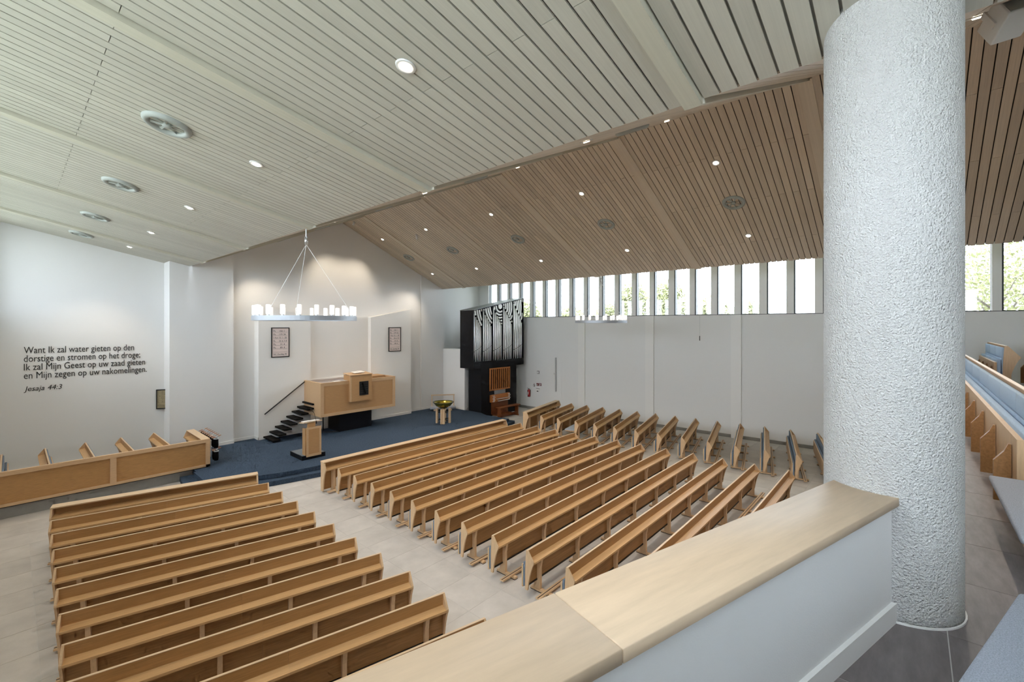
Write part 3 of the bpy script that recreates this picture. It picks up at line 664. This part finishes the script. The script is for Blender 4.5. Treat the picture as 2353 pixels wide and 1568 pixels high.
for key, x, where in (('LA', 1.48, 'pale left aisle ceiling'), ('LN', 7.47, 'left nave slope'), ('RN', 13.63, 'brown right nave slope')):
    for i, y in enumerate(LY[:5]):
        if key == 'LA' and i == 4: continue
        lab = ('%s round air vent from the pulpit wall in the %s' % (ordn(i), where)).capitalize()
        if vp is None: vp = vent(lab); o = vp; o.location = (x, y, ZP[key](x)); o.rotation_euler = (0, TH[key], 0)
        else: dup(vp, (x, y, ZP[key](x)), (0, TH[key], 0), lab)
for loc, rot, lab in (((10.72, 19.5, 9.78), (R(20), R(10), 0), 'small white track spotlight at the ridge near the pulpit wall'), ((12.3, 16.8, 9.02), (R(15), R(-25), 0), 'small white spotlight below the brown right ceiling')):
    s = empty('spotlight', loc, rot, lab, 'spotlight', 'white spotlights'); MB().lathe([(0, -.12), (.05, -.12), (.05, .1), (0, .1)], 14).build('can', 'white_plastic', s, True); MB().tube((0, 0, .1), (0, 0, .2), .01).build('stem', 'white_plastic', s)
sp = empty('loudspeaker', (5.13, -.55, 7.37), (R(-14), R(24), R(20)), 'white loudspeaker on a bracket beside the top of the column', 'speaker')
link('cabinet', rounded(-.13, .13, -.10, .10, -.10, .10, .012, 'cabinet', 'white_plastic'), sp)
MB().box(-.136, -.13, -.085, .085, -.085, .085).build('grille', 'vent_plastic', sp); MB().box(-.02, .02, -.112, .112, .10, .115).build('bracket', 'white_plastic', sp)
for q in (-1, 1): MB().box(-.025, .025, q * .106 - .006, q * .106 + .006, -.04, .115).build('bracket_arm', 'white_plastic', sp)
MB().tube((0, 0, .115), (.02, 0, .2), .015).build('mount', 'steel', sp)
hm = empty('hanging_microphone', (16.65, 5.75, 4.43), label='small black microphone hanging on a thin cable before the right wall', cat='microphone')
MB().tube((0, 0, 0), (0, 0, .17), .014, 10).build('capsule', 'black_metal', hm); MB().tube((0, 0, .17), (0, 0, 2.62), .003, 6).build('cable', 'vent_plastic', hm)

# =================================================================== LETTERING AND BOARDS
lt = empty('wall_lettering', (.29, 21.052, 0), (R(90), 0, R(-2.19)), 'black scripture lettering on the white left front wall', 'lettering')
for me_, x, z in LETTERS: link('word', me_, lt, (x, z, 0))
def psalm(loc, rz, w, h, label, paper):
    e = empty('psalm_board', loc, (0, 0, rz), label, 'board', 'psalm boards')
    MB().box(-.0, w, -.05, 0, 0, .035).box(0, w, -.05, 0, h - .035, h).box(0, .03, -.05, 0, .035, h - .035).box(w - .03, w, -.05, 0, .035, h - .035).build('frame', 'black', e)
    MB().box(.03, w - .03, -.03, -.005, .035, h - .035).build('sheet', paper, e)
    pitch = (h - .14) / 8
    for i, t in enumerate(PS):
        z = h - .07 - (i + 1) * pitch + .02
        MB().box(.08 * w / .72, w - .09 * w / .72, -.034, -.03, z - .012, z - .006).build('rule', 'ink', e)
        if t:
            tm_ = PSALM[t]; f_ = pitch * 6.8 * (1 if w > .5 else .92); mx = max(v.co.x for v in tm_.vertices) * f_; q = min(1, (w * .72) / mx)
            link('entry', tm_, e, (.09 * w / .72, -.032, z + .01), (R(90), 0, 0), (q * f_, f_, 1))
    return e
psalm((7.22, 19.868, 3.64), 0, .72, 1.25, 'pink psalm board in a black frame left above the pulpit', 'board_paper')
psalm((12.81, 19.868, 3.64), 0, .72, 1.24, 'pink psalm board in a black frame right above the pulpit', 'board_paper')
psalm((3.62, 20.93, 1.88), R(-28), .38, .72, 'psalm board with shade-darkened sheet in a black frame below the scripture wall corner', 'board_shaded')

# =================================================================== RIGHT WALL FITTINGS
def onwall(y, z): return (RWX(y) - .004, y, z), (0, 0, R(90) + math.atan(.0558))
fe = empty('fire_extinguisher', (RWX(17.05) - .12, 17.05, .72), label='red fire extinguisher on the wall beside the organ', cat='extinguisher')
MB().lathe([(0, 0), (.07, 0), (.075, .02), (.075, .36), (.05, .42), (.025, .44), (0, .44)], 20).build('cylinder', 'red', fe, True)
MB().lathe([(.02, .44), (.03, .44), (.03, .48), (0, .48)], 12).tube((0, 0, .48), (-.03, .1, .5), .012).build('valve', 'black', fe); MB().tube((-.02, .08, .44), (-.07, .08, .12), .012).build('hose', 'black', fe)
MB().box(-.078, -.074, -.035, .035, .14, .30).build('sticker', 'paper', fe); MB().box(-.08, -.075, -.03, .03, .0, .06).build('base_ring', 'black', fe); MB().box(.07, .105, -.04, .04, .1, .4).build('bracket', 'black', fe)
def plate(name, y, z, w, h, m, label, cat, extra=None, t=.012):
    e = empty(name, (RWX(y), y, z), (0, 0, R(-90) + math.atan(.0558)), label, cat)   # local x runs along the wall toward the camera side
    MB().box(-w / 2, w / 2, -t, 0.002, -h / 2, h / 2).build('plate', m, e)
    for nm, bx, mm in (extra or []): MB().box(*bx).build(nm, mm, e)
    return e
plate('thermostat', 16.46, 2.2, .15, .17, 'black', 'square white thermostat with dark rim high beside the organ', 'thermostat', [('cover', (-.055, .055, -.03, -.012, -.065, .065), 'white_plastic')])
plate('alarm_button', 16.75, 1.40, .11, .11, 'black', 'small dark alarm push button with white centre on the wall', 'button', [('button', (-.03, .03, -.03, -.012, -.03, .03), 'paper'), ('label', (-.02, .02, -.004, .0, .09, .13), 'sign_red')])
plate('extinguisher_sign', 16.50, 1.48, .16, .16, 'sign_red', 'small dark red pictogram sign nearer the organ', 'sign', [('pictogram', (-.05, .0, -.014, -.012, -.06, .03), 'paper')])
plate('hose_sign', 16.31, 1.49, .16, .16, 'sign_red', 'small dark red pictogram sign nearer the door handle', 'sign', [('pictogram', (-.04, .05, -.014, -.012, .0, .05), 'paper'), ('pictogram', (-.05, .03, -.014, -.012, -.06, -.03), 'paper')])
plate('paper_notice', 16.48, 1.15, .30, .26, 'paper', 'white paper notice with dark print below the red signs', 'notice', [('heading', (-.13, .13, -.014, -.012, .08, .10), 'ink'), ('print', (-.08, .04, -.014, -.012, -.09, -.04), 'ink')], .01)
dr = empty('door_1', (RWX(15.2), 15.2, 0), (0, 0, R(-90) + math.atan(.0558)), 'flush white door with a tall steel pull bar in the right wall', kind='structure')
MB().box(-.75, .35, -.006, 0, .15, 3.3).build('leaf', 'plaster', dr); MB().tube((.0, -.06, 1.19), (.0, -.06, 3.13), .035, 12).build('pull_bar', 'steel', dr)
for z in (1.35, 2.95): MB().tube((0, 0, z), (0, -.06, z), .015).build('bar_stud', 'steel', dr)
MB().tube((-.15, 0, 2.2), (-.15, -.05, 2.2), .05, 14).build('lock_knob', 'white_plastic', dr)

# =================================================================== COLLECTION BAGS
bm_ = None
for k in range(10):
    if k < 8: loc = (4.47, 17.46 + k * .22, 1.16)
    else: loc = (4.475, 17.46 + (k - 8) * .16, .74)
    lab = ('%s collection bag from the screen on the upper rack of the choir desk' % ordn(k)).capitalize() if k < 8 else 'lower black collection bag hanging %s the choir screen end' % ('at' if k == 8 else 'just behind')
    if bm_ is None:
        bm_ = empty('collection_bag', loc, label=lab, cat='collection bag', group='collection bags')
        MB().tube((.02, 0, .05), (.28, -.03, .12), .012).build('handle', 'organ_wood', bm_); MB().tube((.13, -.015, .075), (.19, -.02, .095), .02).build('collar', 'steel', bm_)
        MB().lathe([(0, -.30), (.06, -.29), (.075, -.2), (.07, .0), (.05, .03), (0, .03)], 14, (.14, 0, 0)).build('pouch', 'velvet', bm_, True); MB().lathe([(.068, .0), (.076, .0), (.076, .03), (.068, .03)], 14, (.14, 0, 0), True).build('ring', 'steel', bm_, True)
    else: dup(bm_, loc, None, lab)
br = MB().box(4.445, 4.47, 17.42, 19.3, 1.12, 1.16).box(4.445, 4.47, 17.44, 17.5, .60, 1.12).box(4.445, 4.47, 17.5, 17.75, .70, .74).build('bag_rack', 'steel'); tag(br, 'thin steel rack holding collection bags on the choir desk', 'rack')

# =================================================================== TREES OUTSIDE
def tree(x, y, h, r, label, n=2600, ls=1.):
    t = empty('garden_tree', (x, y, 0), label=label, cat='tree', group='trees outside the right windows')
    tr = MB().tube((0, 0, 0), (.1, 0, h * .6), .18, 8, .09)
    for k in range(9):
        a = random.uniform(0, 6.28); z = h * random.uniform(.4, .65); tr.tube((0, 0, z), (math.cos(a) * r * .8, math.sin(a) * r * .8, z + h * random.uniform(.1, .3)), .06, 5, .015)
    tr.build('trunk', 'bark', t); f = MB()
    for k in range(n):
        u = Vector((random.gauss(0, 1), random.gauss(0, 1), random.gauss(0, 1))).normalized() * (random.random() ** .45)
        c = Vector((u.x * r, u.y * r, h * .68 + u.z * h * .32)); s = random.uniform(.05, .11) * ls; d1 = Vector((random.gauss(0, 1), random.gauss(0, 1), random.gauss(0, 1))).normalized(); d2 = d1.orthogonal().normalized()
        f.add([c - d1 * s, c + d2 * s * .6, c + d1 * s, c - d2 * s * .6], [(0, 1, 2, 3)])
    tag(f.build('foliage', 'leaf', t), kind='stuff')
for i, (x, y, h, r) in enumerate(((44, 36.5, 8.4, 1.8), (45, 30.6, 7.3, 2.0), (46, 26.2, 7.6, 1.9), (44, 22.2, 9.8, 1.9), (43, 18.0, 9.6, 1.9), (45, 14.4, 7.9, 1.8), (42, 10.4, 7.2, 1.5), (28, -2.6, 9.5, 2.2))):
    tree(x, y, h, r, ['Thin pale tree just right of the organ case', 'Low pale tree outside the windows above the door', 'Pale leafy tree outside the windows above the far chandelier', 'Tallest pale tree outside the middle windows', 'Second tallest pale tree outside the middle windows', 'Small pale tree outside the windows left of the column', 'Tiny pale treetop in the last window before the column', 'Large leafy tree filling the window right of the column'][i], 4200 if i < 7 else 5200, 2.1 if i < 7 else 1.)
